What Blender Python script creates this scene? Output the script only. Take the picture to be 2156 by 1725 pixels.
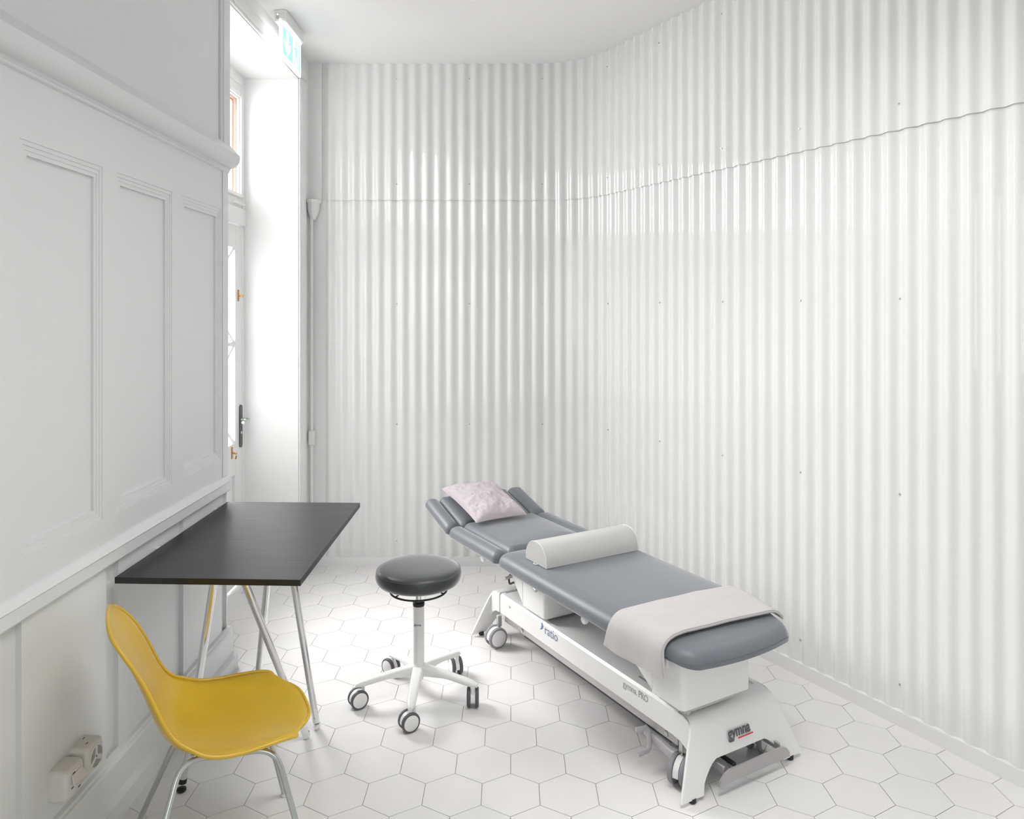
import bpy, bmesh, math, random
from mathutils import Vector, Matrix, noise
random.seed(7)
for o in list(bpy.data.objects): bpy.data.objects.remove(o, do_unlink=True)
S = bpy.context.scene
COL = S.collection
PI = math.pi
# ------------------------------------------------------------------ camera, world, light, exposure
F, HOR, EYE = 1570.0, 658.0, 1.664          # focal length in px, horizon row, eye height
cd = bpy.data.cameras.new('camera'); cam = bpy.data.objects.new('camera', cd); COL.objects.link(cam)
cam.location = (0, 0, EYE); cam.rotation_euler = (PI/2, 0, 0)
cd.sensor_fit = 'HORIZONTAL'; cd.sensor_width = 36.0; cd.lens = 36.0*F/2156.0
cd.shift_x = 0.0; cd.shift_y = -(862.5-HOR)/2156.0
cd.clip_start = 0.02
S.camera = cam
S.view_settings.view_transform = 'Standard'; S.view_settings.look = 'None'
S.view_settings.gamma = 1.0; S.view_settings.use_curve_mapping = False
S.view_settings.exposure = 0.22
w = bpy.data.worlds.new('world'); S.world = w; w.use_nodes = True
w.node_tree.nodes['Background'].inputs[0].default_value = (1.0, 0.985, 0.995, 1)
w.node_tree.nodes['Background'].inputs[1].default_value = 2.7
WX = -1.333         # left wall face
YE = 3.491; YR = 4.651; DX = -1.668; SOF = 3.1215      # door recess: near end, far end, door plane, soffit
CEIL = 3.298
def area(name, loc, rot, sx, sy, power, color=(1, 1, 1)):
    l = bpy.data.lights.new(name, 'AREA'); l.shape = 'RECTANGLE'; l.size = sx; l.size_y = sy
    l.energy = power; l.color = color
    o = bpy.data.objects.new(name, l); COL.objects.link(o); o.location = loc; o.rotation_euler = rot
    return o
# daylight outside the glazed door on the left; sky portals there and at the added rear window
area('daylight_door', (-3.1, 5.0, 3.0), (0, math.radians(-54), math.radians(-25)), 1.9, 2.6, 430, (1.0, 0.975, 0.975))
for p_ in (area('sky_portal_added_window', (0.8, -1.56, 1.9), (PI/2, 0, 0), 2.3, 1.6, 1), area('sky_portal_door', (DX-0.08, 4.07, 1.95), (0, -PI/2, 0), 2.3, 1.1, 1)):
    p_.data.cycles.is_portal = True

area('ceiling_fill', (0.55, 2.0, CEIL-0.07), (0, 0, 0), 1.2, 1.2, 21, (1.0, 0.99, 0.98)).data.spread = math.radians(130)  # soft fill light added above, out of view, without a lamp body

# ------------------------------------------------------------------ materials
def mat(name, col, rough=0.5, metal=0.0, spec=0.5, coat=0.0, nscale=0, namt=0.0, bump=0.0, bscale=200, emit=None, estr=0.0, sheen=0.0):
    m = bpy.data.materials.new(name); m.use_nodes = True
    nt = m.node_tree; b = nt.nodes['Principled BSDF']
    b.inputs['Base Color'].default_value = (*col, 1); b.inputs['Roughness'].default_value = rough
    b.inputs['Metallic'].default_value = metal; b.inputs['Specular IOR Level'].default_value = spec
    b.inputs['Coat Weight'].default_value = coat; b.inputs['Coat Roughness'].default_value = 0.3
    b.inputs['Sheen Weight'].default_value = sheen; b.inputs['Sheen Roughness'].default_value = 0.35
    if emit: b.inputs['Emission Color'].default_value = (*emit, 1); b.inputs['Emission Strength'].default_value = estr
    tc = nt.nodes.new('ShaderNodeTexCoord')
    if nscale:
        n = nt.nodes.new('ShaderNodeTexNoise'); n.inputs['Scale'].default_value = nscale; n.inputs['Detail'].default_value = 5
        nt.links.new(tc.outputs['Object'], n.inputs['Vector'])
        r = nt.nodes.new('ShaderNodeMapRange'); r.inputs[3].default_value = 1-namt; r.inputs[4].default_value = 1+namt
        nt.links.new(n.outputs['Fac'], r.inputs[0])
        mx = nt.nodes.new('ShaderNodeVectorMath'); mx.operation = 'SCALE'; mx.inputs[0].default_value = col
        nt.links.new(r.outputs[0], mx.inputs['Scale']); nt.links.new(mx.outputs[0], b.inputs['Base Color'])
    if bump:
        n2 = nt.nodes.new('ShaderNodeTexNoise'); n2.inputs['Scale'].default_value = bscale; n2.inputs['Detail'].default_value = 3
        nt.links.new(tc.outputs['Object'], n2.inputs['Vector'])
        bp = nt.nodes.new('ShaderNodeBump'); bp.inputs['Strength'].default_value = bump; bp.inputs['Distance'].default_value = 0.002
        nt.links.new(n2.outputs['Fac'], bp.inputs['Height']); nt.links.new(bp.outputs[0], b.inputs['Normal'])
    return m
M_wall = mat('white_wall_paint', (0.83, 0.835, 0.83), 0.55, spec=0.3, bump=0.08, bscale=60)
M_panel = mat('satin_white_panel_paint', (0.76, 0.78, 0.775), 0.38, spec=0.4, bump=0.05, bscale=40)
M_ceil = mat('white_ceiling_paint', (0.90, 0.895, 0.89), 0.7, spec=0.2)
M_corr = mat('glossy_white_corrugated_sheet', (0.80, 0.81, 0.80), 0.07, spec=0.5)
M_base = mat('white_skirting_paint', (0.83, 0.83, 0.825), 0.4)
M_door = mat('white_door_lacquer', (0.84, 0.85, 0.84), 0.35)
M_wood = mat('salmon_painted_wood', (0.62, 0.34, 0.26), 0.6, nscale=30, namt=0.12)
M_grout = mat('brown_grout', (0.30, 0.25, 0.22), 0.9)
M_tiles = [mat('pale_tile_%s' % n, c, 0.36, spec=0.45, nscale=7, namt=0.035, bump=0.05, bscale=25) for n, c in
           (('cool', (0.78, 0.775, 0.765)), ('warm', (0.785, 0.77, 0.76)), ('rosy', (0.775, 0.758, 0.75)), ('grey', (0.755, 0.755, 0.75)))]
M_pu = mat('grey_upholstery', (0.150, 0.164, 0.183), 0.45, spec=0.6, sheen=0.7, bump=0.12, bscale=700)
M_pus = mat('dark_grey_upholstery', (0.022, 0.026, 0.029), 0.38, spec=0.7, sheen=1.0, bump=0.12, bscale=700)
for m_ in (M_pu, M_pus): m_.node_tree.nodes['Principled BSDF'].inputs['IOR'].default_value = 1.5
M_lgrey = mat('light_grey_upholstery', (0.55, 0.55, 0.54), 0.45, bump=0.1, bscale=600)
M_enam = mat('white_enamel_metal', (0.84, 0.845, 0.835), 0.32, spec=0.5)
M_plast = mat('white_plastic', (0.82, 0.82, 0.81), 0.35)
M_black = mat('black_plastic', (0.012, 0.012, 0.013), 0.45)
M_tyre = mat('grey_caster_rubber', (0.10, 0.10, 0.11), 0.6)
M_tyre2 = mat('light_grey_caster_rubber', (0.27, 0.27, 0.29), 0.6)
M_chrome = mat('polished_chrome', (0.80, 0.80, 0.80), 0.10, metal=1.0)
M_steel = mat('zinc_plated_steel', (0.55, 0.58, 0.56), 0.28, metal=1.0)
M_alu = mat('grey_aluminium', (0.50, 0.49, 0.49), 0.42, metal=0.6)
M_gpl = mat('grey_plastic', (0.50, 0.49, 0.50), 0.45)
M_dmet = mat('dark_brushed_metal', (0.12, 0.12, 0.12), 0.35, metal=0.8)
M_brass = mat('brass', (0.50, 0.30, 0.10), 0.35, metal=1.0)
M_towel = mat('pale_taupe_jersey_fabric', (0.52, 0.505, 0.505), 0.9, spec=0.2, sheen=0.2, bump=0.25, bscale=900)
M_pil = mat('pale_mauve_cotton', (0.54, 0.49, 0.515), 0.9, spec=0.15, sheen=0.2, bump=0.2, bscale=700)
M_yel = mat('yellow_fibreglass', (0.68, 0.44, 0.035), 0.30, spec=0.5, nscale=9, namt=0.10, bump=0.10, bscale=260)
M_sock = mat('ivory_plastic', (0.72, 0.71, 0.66), 0.4)
M_sockd = mat('grey_socket_face', (0.33, 0.33, 0.29), 0.5)
M_slot = mat('black_slot', (0.01, 0.01, 0.01), 0.6)
M_tdark = mat('dark_grey_print', (0.10, 0.10, 0.11), 0.6)
M_tlight = mat('silver_grey_print', (0.40, 0.40, 0.41), 0.6)
M_tblue = mat('slate_blue_print', (0.20, 0.25, 0.38), 0.6)
M_tred = mat('red_print', (0.70, 0.07, 0.05), 0.6)
M_stitch = mat('grey_thread', (0.22, 0.23, 0.24), 0.8)
M_signw = mat('lit_white_sign', (0.9, 0.9, 0.9), 0.4, emit=(1, 1, 1), estr=1.15)
M_signg = mat('lit_green_sign', (0.05, 0.3, 0.25), 0.4, emit=(0.42, 0.74, 0.71), estr=0.85)
M_led = mat('green_led', (0.3, 1, 0.4), 0.4, emit=(0.5, 1.0, 0.5), estr=2)
# table top: dark stained wood grain running along x
M_table = mat('black_stained_table_top', (0.008, 0.010, 0.010), 0.33, spec=0.6)
nt = M_table.node_tree; b = nt.nodes['Principled BSDF']
tc = nt.nodes.new('ShaderNodeTexCoord'); mp = nt.nodes.new('ShaderNodeMapping'); mp.inputs['Scale'].default_value = (3, 90, 90)
nz = nt.nodes.new('ShaderNodeTexNoise'); nz.inputs['Scale'].default_value = 2.0; nz.inputs['Detail'].default_value = 6
nt.links.new(tc.outputs['Object'], mp.inputs[0]); nt.links.new(mp.outputs[0], nz.inputs['Vector'])
r1 = nt.nodes.new('ShaderNodeMapRange'); r1.inputs[3].default_value = 0.26; r1.inputs[4].default_value = 0.46
nt.links.new(nz.outputs['Fac'], r1.inputs[0]); nt.links.new(r1.outputs[0], b.inputs['Roughness'])
bp = nt.nodes.new('ShaderNodeBump'); bp.inputs['Strength'].default_value = 0.25; bp.inputs['Distance'].default_value = 0.001
nt.links.new(nz.outputs['Fac'], bp.inputs['Height']); nt.links.new(bp.outputs[0], b.inputs['Normal'])
# thin window glass
M_glass = bpy.data.materials.new('clear_window_glass'); M_glass.use_nodes = True
nt = M_glass.node_tree; nt.nodes.clear()
out = nt.nodes.new('ShaderNodeOutputMaterial'); tr = nt.nodes.new('ShaderNodeBsdfTransparent'); gl = nt.nodes.new('ShaderNodeBsdfGlossy')
gl.inputs['Roughness'].default_value = 0.02; fr = nt.nodes.new('ShaderNodeLayerWeight'); pw_ = nt.nodes.new('ShaderNodeMath'); pw_.operation = 'POWER'; pw_.inputs[1].default_value = 5.0; ml_ = nt.nodes.new('ShaderNodeMath'); ml_.operation = 'MULTIPLY_ADD'; ml_.inputs[1].default_value = 0.5; ml_.inputs[2].default_value = 0.03; mx = nt.nodes.new('ShaderNodeMixShader')
nt.links.new(fr.outputs['Facing'], pw_.inputs[0]); nt.links.new(pw_.outputs[0], ml_.inputs[0]); nt.links.new(ml_.outputs[0], mx.inputs[0]); nt.links.new(tr.outputs[0], mx.inputs[1]); nt.links.new(gl.outputs[0], mx.inputs[2]); nt.links.new(mx.outputs[0], out.inputs[0])

# ------------------------------------------------------------------ mesh helpers
class B:
    def __init__(s): s.v = []; s.f = []; s.m = []
    def add(s, vs, fs, mi=0):
        k = len(s.v); s.v += [tuple(v) for v in vs]
        for f in fs: s.f.append(tuple(i+k for i in f)); s.m.append(mi)
        return s
    def box(s, x0, x1, y0, y1, z0, z1, mi=0, fn=None):
        x0, x1 = min(x0, x1), max(x0, x1); y0, y1 = min(y0, y1), max(y0, y1); z0, z1 = min(z0, z1), max(z0, z1)
        vs = [(x, y, z) for z in (z0, z1) for (x, y) in ((x0, y0), (x1, y0), (x1, y1), (x0, y1))]
        if fn: vs = [fn(*v) for v in vs]
        return s.add(vs, [(3, 2, 1, 0), (4, 5, 6, 7), (0, 1, 5, 4), (1, 2, 6, 5), (2, 3, 7, 6), (3, 0, 4, 7)], mi)
    def loops(s, ls, cap0=True, cap1=True, mi=0, closed=True):
        n = len(ls[0]); vs = [v for l in ls for v in l]; fs = []
        for i in range(len(ls)-1):
            for j in range(n if closed else n-1):
                a = i*n+j; b_ = i*n+(j+1) % n; fs.append((a, b_, b_+n, a+n))
        if cap0: fs.append(tuple(reversed(range(n))))
        if cap1: fs.append(tuple(range((len(ls)-1)*n, len(ls)*n)))
        return s.add(vs, fs, mi)
    def tube(s, pts, r, seg=12, mi=0, caps=True):
        pts = [Vector(p) for p in pts]; n = len(pts); rs = r if isinstance(r, (list, tuple)) else [r]*n
        ts = []
        for i in range(n):
            t = (pts[min(i+1, n-1)]-pts[max(i-1, 0)]).normalized(); ts.append(t)
        up = Vector((0, 0, 1)) if abs(ts[0].z) < 0.9 else Vector((1, 0, 0))
        a = ts[0].cross(up).normalized(); ls = []
        for i in range(n):
            a = (a-ts[i]*a.dot(ts[i])).normalized(); b_ = ts[i].cross(a)
            ls.append([pts[i]+(a*math.cos(2*PI*k/seg)+b_*math.sin(2*PI*k/seg))*rs[i] for k in range(seg)])
        return s.loops(ls, caps, caps, mi)
    def lathe(s, prof, c=(0, 0, 0), seg=40, mi=0, axis=None):
        ax = Vector(axis).normalized() if axis else Vector((0, 0, 1))
        q = Vector((0, 0, 1)).rotation_difference(ax); c = Vector(c)
        ls = [[c+q @ Vector((r*math.cos(2*PI*k/seg), r*math.sin(2*PI*k/seg), z)) for k in range(seg)] for r, z in prof]
        return s.loops(ls, True, True, mi)
    def prism(s, poly, fn, t0, t1, mi=0):     # poly of (a,b); fn(a,b,t)->xyz
        return s.loops([[fn(a, b_, t0) for a, b_ in poly], [fn(a, b_, t1) for a, b_ in poly]], True, True, mi)
    def build(s, name, mats, parent=None, smooth=False, bevel=0, bseg=2, angle=35, solid=0, subd=0, split=False):
        if split: return s.build_split(name, mats, parent, smooth=smooth, bevel=bevel, bseg=bseg, angle=angle)
        me = bpy.data.meshes.new(name); me.from_pydata(s.v, [], s.f)
        ms = mats if isinstance(mats, (list, tuple)) else [mats]
        for m in ms: me.materials.append(m)
        for p, mi in zip(me.polygons, s.m): p.material_index = mi
        bm = bmesh.new(); bm.from_mesh(me)
        bmesh.ops.recalc_face_normals(bm, faces=bm.faces); bm.to_mesh(me); bm.free()
        if smooth:
            me.polygons.foreach_set('use_smooth', [True]*len(me.polygons)); me.set_sharp_from_angle(angle=math.radians(angle))
        o = bpy.data.objects.new(name, me); COL.objects.link(o)
        if solid: d = o.modifiers.new('solid', 'SOLIDIFY'); d.thickness = solid; d.offset = 0
        if bevel:
            d = o.modifiers.new('bevel', 'BEVEL'); d.width = bevel; d.segments = bseg; d.limit_method = 'ANGLE'; d.angle_limit = math.radians(40)
            me.polygons.foreach_set('use_smooth', [True]*len(me.polygons)); me.set_sharp_from_angle(angle=math.radians(45))
        if subd: d = o.modifiers.new('subd', 'SUBSURF'); d.levels = subd; d.render_levels = subd
        if parent: o.parent = parent
        return o
def _split(s, name, mats, parent, **kw):
    par = list(range(len(s.v)))
    def find(a):
        while par[a] != a: par[a] = par[par[a]]; a = par[a]
        return a
    for f in s.f:
        for k in f[1:]: par[find(k)] = find(f[0])
    groups = {}
    for f, mi in zip(s.f, s.m): groups.setdefault(find(f[0]), []).append((f, mi))
    first = None
    for g in groups.values():
        idx = sorted({k for f, _ in g for k in f}); mp_ = {k: i for i, k in enumerate(idx)}
        q = B(); q.v = [s.v[k] for k in idx]; q.f = [tuple(mp_[k] for k in f) for f, _ in g]; q.m = [mi for _, mi in g]
        o = q.build(name, mats, parent, **kw); first = first or o
    return first
B.build_split = _split
def catmull(P, n=8):
    P = [Vector(p) for p in P]; out = []
    for i in range(len(P)-1):
        p0, p1, p2, p3 = P[max(i-1, 0)], P[i], P[i+1], P[min(i+2, len(P)-1)]
        for k in range(n):
            t = k/n
            out.append(0.5*((2*p1)+(p2-p0)*t+(2*p0-5*p1+4*p2-p3)*t*t+(3*p1-p0-3*p2+p3)*t**3))
    out.append(P[-1]); return out
def fillet(P, r, n=7):
    P = [Vector(p) for p in P]; out = [P[0]]
    for i in range(1, len(P)-1):
        a = (P[i-1]-P[i]); b_ = (P[i+1]-P[i]); d = min(r, a.length*0.49, b_.length*0.49)
        s0 = P[i]+a.normalized()*d; s1 = P[i]+b_.normalized()*d
        for k in range(n+1):
            t = k/n; out.append((1-t)**2*s0+2*t*(1-t)*P[i]+t*t*s1)
    out.append(P[-1]); return out
def rrect(x0, x1, y0, y1, r, n=6):
    r = max(min(r, (x1-x0)*0.499, (y1-y0)*0.499), 1e-4); out = []
    for cx, cy, a0 in ((x1-r, y1-r, 0), (x0+r, y1-r, 90), (x0+r, y0+r, 180), (x1-r, y0+r, 270)):
        for k in range(n+1):
            a = math.radians(a0+90*k/n); out.append((cx+r*math.cos(a), cy+r*math.sin(a)))
    return out
def tag(o, label, cat, group=None):
    o['label'] = label; o['category'] = cat
    if group: o['group'] = group
    return o
def struct(o): o['kind'] = 'structure'; return o
def thing(name, label, cat, loc=(0, 0, 0), rz=0, group=None):
    o = bpy.data.objects.new(name, None); COL.objects.link(o); o.location = loc; o.rotation_euler = (0, 0, rz)
    o.empty_display_size = 0.1
    return tag(o, label, cat, group)
def text_part(name, txt, size, m, parent, loc, xdir, ydir, label=None, sx=1.0, bold=0.0, align='LEFT', wrap=None):
    cu = bpy.data.curves.new(name, 'FONT'); cu.body = txt; cu.size = size; cu.extrude = 0.0004; cu.offset = bold; cu.align_x = align
    t = bpy.data.objects.new(name+'_tmp', cu); COL.objects.link(t)
    bpy.context.view_layer.update()
    me = bpy.data.meshes.new_from_object(t.evaluated_get(bpy.context.evaluated_depsgraph_get()))
    bpy.data.objects.remove(t, do_unlink=True); bpy.data.curves.remove(cu)
    X = Vector(xdir).normalized(); Y = Vector(ydir).normalized(); N = X.cross(Y).normalized(); L = Vector(loc)
    for v in me.vertices:
        c = v.co.copy()
        v.co = wrap(c.x*sx, c.y, c.z) if wrap else L+X*(c.x*sx)+Y*c.y+N*c.z
    me.materials.clear(); me.materials.append(m)
    o = bpy.data.objects.new(name, me); COL.objects.link(o); o.parent = parent
    if label: o['label'] = label
    return o

# ================================================================== STRUCTURE
# ---- corrugated wall curve (plan): back wall straight, arc, then straight to the front right
BY = 4.896; SL = 0.585; ANG = math.atan(SL)          # straight part leans ANG from the depth axis
nx, ny = math.cos(ANG), math.sin(ANG)                # outward normal of the right part is (cos, sin)
PX, PY = 1.2519+0.020*nx, 3.4973+0.020*ny            # a point on the sheet centre line
R = 0.50
CX_ = PX+SL*(PY-BY); turn = PI/2-ANG; T = R*math.tan(turn/2)
P0 = Vector((-1.236, BY)); P1 = Vector((CX_-T, BY)); dirb = Vector((math.sin(ANG), -math.cos(ANG)))
P2 = Vector((CX_, BY))+dirb*T; CC = Vector((P1.x, BY-R))
L1 = P1.x-P0.x; LA = R*turn; YEND = -1.35; L2 = (P2.y-YEND)/math.cos(ANG)
PITCH = 0.0797; AMP = 0.0082
S_CREST = 0.159-P0.x
def curve(s, off):      # off = distance toward the room
    if s < L1: p = P0+Vector((s, 0)); n = Vector((0, -1))
    elif s < L1+LA:
        a = (s-L1)/R; p = CC+Vector((math.sin(a), math.cos(a)))*R; n = -Vector((math.sin(a), math.cos(a)))
    else: p = P2+dirb*(s-L1-LA); n = Vector((-math.cos(ANG), -math.sin(ANG)))
    q = p+n*off; return q
LT = L1+LA+L2
def wave(s): return AMP*math.cos(2*PI*(s-S_CREST)/PITCH)
def sheet(z0, z1, off, thick=0.0012):
    b_ = B(); n = int(LT/PITCH*16); top = []; bot = []
    ls = [[], [], [], []]
    for i in range(n+1):
        s = LT*i/n; o_ = off+wave(s)
        a = curve(s, o_); c = curve(s, o_-thick)
        ls[0].append((a.x, a.y, z0)); ls[1].append((a.x, a.y, z1)); ls[2].append((c.x, c.y, z1)); ls[3].append((c.x, c.y, z0))
    ls.append(ls[0]); b_.loops(ls, False, False, closed=False); return b_
SEAM = 2.400
wr = struct(sheet(0.058, SEAM+0.03, 0.0).build('wall_right', M_corr, smooth=True, angle=60))
up = sheet(SEAM, CEIL, 0.0065).build('upper_sheet', M_corr, wr, smooth=True, angle=60)
# screws through the sheets, every sixth trough
k0 = -20
for i in range(-3, 16):
    s = S_CREST+PITCH*(0.5+6*i)+0.0
    if s < 0.02 or s > LT-1.2: continue
    for z in (3.20, 2.507, 1.72, 0.93, 0.16):
        c = curve(s, -AMP+(0.0065 if z > SEAM else 0)); c2 = curve(s, -AMP+0.006+(0.0065 if z > SEAM else 0)); d = c2-c
        B().lathe([(0.0045, 0), (0.0045, 0.002), (0.0028, 0.005)], (c.x, c.y, z), 8, axis=(d.x, d.y, 0)).build('screw', M_steel, wr, smooth=True)
# masonry behind the sheets
b_ = B(); n = 60; ls = [[], [], [], []]
for i in range(n+1):
    s = -0.4+(LT+0.8)*i/n; a = curve(max(s, -0.4), -0.03); c = curve(max(s, -0.4), -0.15)
    ls[0].append((a.x, a.y, 0)); ls[1].append((a.x, a.y, CEIL)); ls[2].append((c.x, c.y, CEIL)); ls[3].append((c.x, c.y, 0))
ls.append(ls[0]); b_.loops(ls, False, False, closed=False)
b_.build('wall_core', M_wall, wr)
# skirting under the sheets
b_ = B(); ls = [[], [], [], []]; n = 90
for i in range(n+1):
    s = -0.097+(LT+0.097)*i/n; a = curve(s, 0.012); c = curve(s, -0.03)
    ls[0].append((a.x, a.y, 0)); ls[1].append((a.x, a.y, 0.06)); ls[2].append((c.x, c.y, 0.06)); ls[3].append((c.x, c.y, 0))
ls.append(ls[0]); b_.loops(ls, False, False, closed=False)
struct(b_.build('baseboard_right', M_base))
# back wall strip beside the sheets
b_ = B(); b_.box(DX-0.06, -1.20, BY+0.005, BY+0.15, 0, CEIL); b_.box(WX, -1.246, BY-0.010, BY+0.005, SEAM-0.02, CEIL)
struct(b_.build('wall_back', M_wall))

# ---- floor: hexagonal tiles, 20 cm across, edges pointing down the room
b_ = B(); b_.add([(DX-0.05, -1.4, -0.003), (4.2, -1.4, -0.003), (4.2, 5.2, -0.003), (DX-0.05, 5.2, -0.003)], [(0, 1, 2, 3)], 4)
W = 0.20; sd = W/math.sqrt(3); g = 0.0011
rr = sd-g*2/math.sqrt(3)
Y0 = 3.0365+sd/2; X0 = -0.005-W/2     # row whose vertical joint starts at the measured vertex
for j in range(-28, 14):
    for i in range(-14, 23):
        cx = X0+W*i+(W/2 if j % 2 else 0); cy = Y0+1.5*sd*j
        if cy < -1.3 or cy > 5.1 or cx < -1.76 or cx > 4.1: continue
        dz = random.uniform(-0.0002, 0.0002)
        vs = [(cx+rr*math.sin(PI/3*k), cy+rr*math.cos(PI/3*k), dz) for k in range(6)]
        vb = [(x, y, -0.003) for x, y, _ in vs]
        b_.add(vs+vb, [(5, 4, 3, 2, 1, 0)]+[(k, (k+1) % 6, 6+(k+1) % 6, 6+k) for k in range(6)], random.choice((0, 0, 0, 1, 1, 2, 3)))
struct(b_.build('floor', M_tiles+[M_grout]))
B().box(DX-0.06, 4.3, -1.5, 5.3, -0.12, -0.004).build('slab', M_grout, bpy.data.objects['floor'])
# ---- ceiling
struct(B().box(DX-0.06, 4.3, -1.5, 5.3, CEIL, CEIL+0.12).build('ceiling', M_ceil))

# ---- left wall with its panelling
b_ = B(); b_.box(-2.2, WX-0.016, -1.5, YE, 0, CEIL)                        # core
b_.box(WX-0.016, WX, -1.5, YE, 2.33, CEIL)                                # plain plaster above the cornice
ft, fb, pt, pb = 2.33, 0.885, 2.137, 0.990                                # frame and panel heights
pan = [(0.53, 0.935), (1.026, 1.432), (1.525, 1.932), (2.020, 2.427), (2.511, 2.922), (3.008, 3.411)]
b_.box(WX-0.016, WX, -1.5, YE, pt, ft); b_.box(WX-0.016, WX, -1.5, YE, fb, pb)
e = [-1.5]+[v for p in pan for v in p]+[YE]
for i in range(0, len(e), 2): b_.box(WX-0.016, WX, e[i], e[i+1], pb, pt)
for y0, y1 in pan:                                                        # stepped mouldings inside each panel
    for k, (ins, dep) in enumerate(((0.0, 0.0025), (0.013, 0.0050), (0.026, 0.0070))):
        a0, a1, c0, c1 = y0+ins, y1-ins, pb+ins, pt-ins; w_ = 0.013
        b_.box(WX-0.016, WX-dep, a0, a1, c1-w_, c1); b_.box(WX-0.016, WX-dep, a0, a1, c0, c0+w_)
        b_.box(WX-0.016, WX-dep, a0, a0+w_, c0+w_, c1-w_); b_.box(WX-0.016, WX-dep, a1-w_, a1, c0+w_, c1-w_)
# lower boarding with narrow sunk strips
st = [(0.95, 1.03), (1.45, 1.53), (1.948, 2.026), (2.449, 2.526), (2.945, 3.024), (3.425, 3.480)]
e = [-1.5]+[v for p in st for v in p]+[YE]
for i in range(0, len(e), 2): b_.box(WX-0.016, WX, e[i], e[i+1], 0.0, 0.84)
b_.box(WX-0.016, WX, -1.5, YE, 0.0, 0.185)
wl = struct(b_.build('wall_left', M_panel))
# door recess: reveal, soffit, wall above and beyond
b_ = B(); b_.box(DX-0.04, WX, YR, BY+0.01, 0, CEIL); b_.box(DX-0.04, WX, YE-0.01, YR+0.01, SOF, CEIL)
struct(b_.build('wall_reveal', M_wall))
# cornice
prof = [(0, 2.453), (0.004, 2.453), (0.058, 2.395), (0.059, 2.384), (0.057, 2.372), (0.050, 2.356), (0.040, 2.345), (0.026, 2.338), (0.013, 2.336), (0.013, 2.328), (0.009, 2.326), (0.009, 2.318), (0.005, 2.315), (0, 2.314)]
b_ = B(); b_.prism(prof, lambda a, z, t: (WX+a, t, z), -1.5, YE+0.004)
struct(b_.build('trim_1', M_panel, smooth=True, angle=30))
# chair rail
prof = [(0, 0.905), (0.010, 0.903), (0.020, 0.884), (0.022, 0.880), (0.018, 0.876), (0.018, 0.838), (0.014, 0.832), (0, 0.832)]
b_ = B(); b_.prism(prof, lambda a, z, t: (WX+a, t, z), -1.5, YE+0.002)
struct(b_.build('trim_2', M_panel, smooth=True, angle=25))
# skirting in two steps
prof = [(0, 0.195), (0.012, 0.190), (0.014, 0.182), (0.020, 0.178), (0.023, 0.170), (0.023, 0.072), (0.046, 0.060), (0.0465, 0), (0, 0)]
b_ = B(); b_.prism(prof, lambda a, z, t: (WX+a, t, z), -1.5, YE+0.012)
struct(b_.build('baseboard_left', M_panel, smooth=True, angle=20))
# door casings: near edge above the cornice, edge below, head, far side
b_ = B()
for y0, y1, d in ((3.392, YE+0.004, 0.012), (3.408, YE-0.012, 0.018)): b_.box(WX, WX+d, y0, y1, 2.43, CEIL)
b_.box(WX, WX+0.004, 3.43, YE+0.003, 0.905, 2.32)
struct(b_.build('trim_3', M_panel, bevel=0.003))
b_ = B()
for z0, z1, d in ((SOF+0.004, SOF+0.085, 0.012), (SOF+0.018, SOF+0.072, 0.022)): b_.box(WX, WX+d+0.0007, YE-0.08, YR+0.121, z0, z1)
for y0, y1, d in ((YR+0.004, YR+0.12, 0.012), (YR+0.02, YR+0.105, 0.02)): b_.box(WX, WX+d, y0, y1, 0, SOF+0.003)
struct(b_.build('trim_4', M_base, bevel=0.003))

# ---- glazed door in the recess (plane x = DX), with transom window above
FR = B()
d0, d1 = YE+0.02, YR
FR.box(DX-0.06, DX, d0-0.06, d0+0.03, 0, SOF); FR.box(DX-0.06, DX, d1-0.03, d1+0.02, 0, SOF)
FR.box(DX-0.06, DX-0.0005, d0+0.03, d1-0.03, SOF-0.06, SOF+0.02); FR.box(DX-0.05, DX+0.012, d0+0.001, d1-0.001, 2.20, 2.30)
struct(FR.build('trim_5', M_door))
# door leaf
y0, y1 = d0+0.034, d1-0.034; gy0, gy1 = y0+0.13, 4.507; gz0, gz1 = 0.873, 2.055; zt = 2.195
dx0, dx1 = DX-0.030, DX-0.004
b_ = B(); b_.box(dx0, dx1, y0, gy0, 0.012, zt); b_.box(dx0, dx1, gy1, y1, 0.012, zt)
b_.box(dx0, dx1, gy0, gy1, gz1, zt); b_.box(dx0, dx1, gy0, gy1, 0.68, gz0); b_.box(dx0, dx1, gy0, gy1, 0.012, 0.13)
b_.box(dx0, dx1-0.018, gy0, gy1, 0.13, 0.68); b_.box(dx1-0.018, dx1-0.008, gy0+0.03, gy1-0.03, 0.16, 0.65)
b_.box(dx1-0.02, dx1-0.004, gy0, gy1, 1.462, 1.486)
door = struct(b_.build('door_1', M_door, bevel=0.003))
B().box(dx0+0.004, dx0+0.008, gy0, gy1, gz0, gz1).build('pane', M_glass, door)
b_ = B()
for za, zb in ((gz0, 1.468), (1.48, gz1)):
    for s_ in (0, 1):
        p = Vector((dx1-0.013, gy0, zb if s_ else za)); q = Vector((dx1-0.013, gy1, za if s_ else zb))
        b_.tube([p, q], 0.012, 6)
b_.build('grille', M_door, door)
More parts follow.
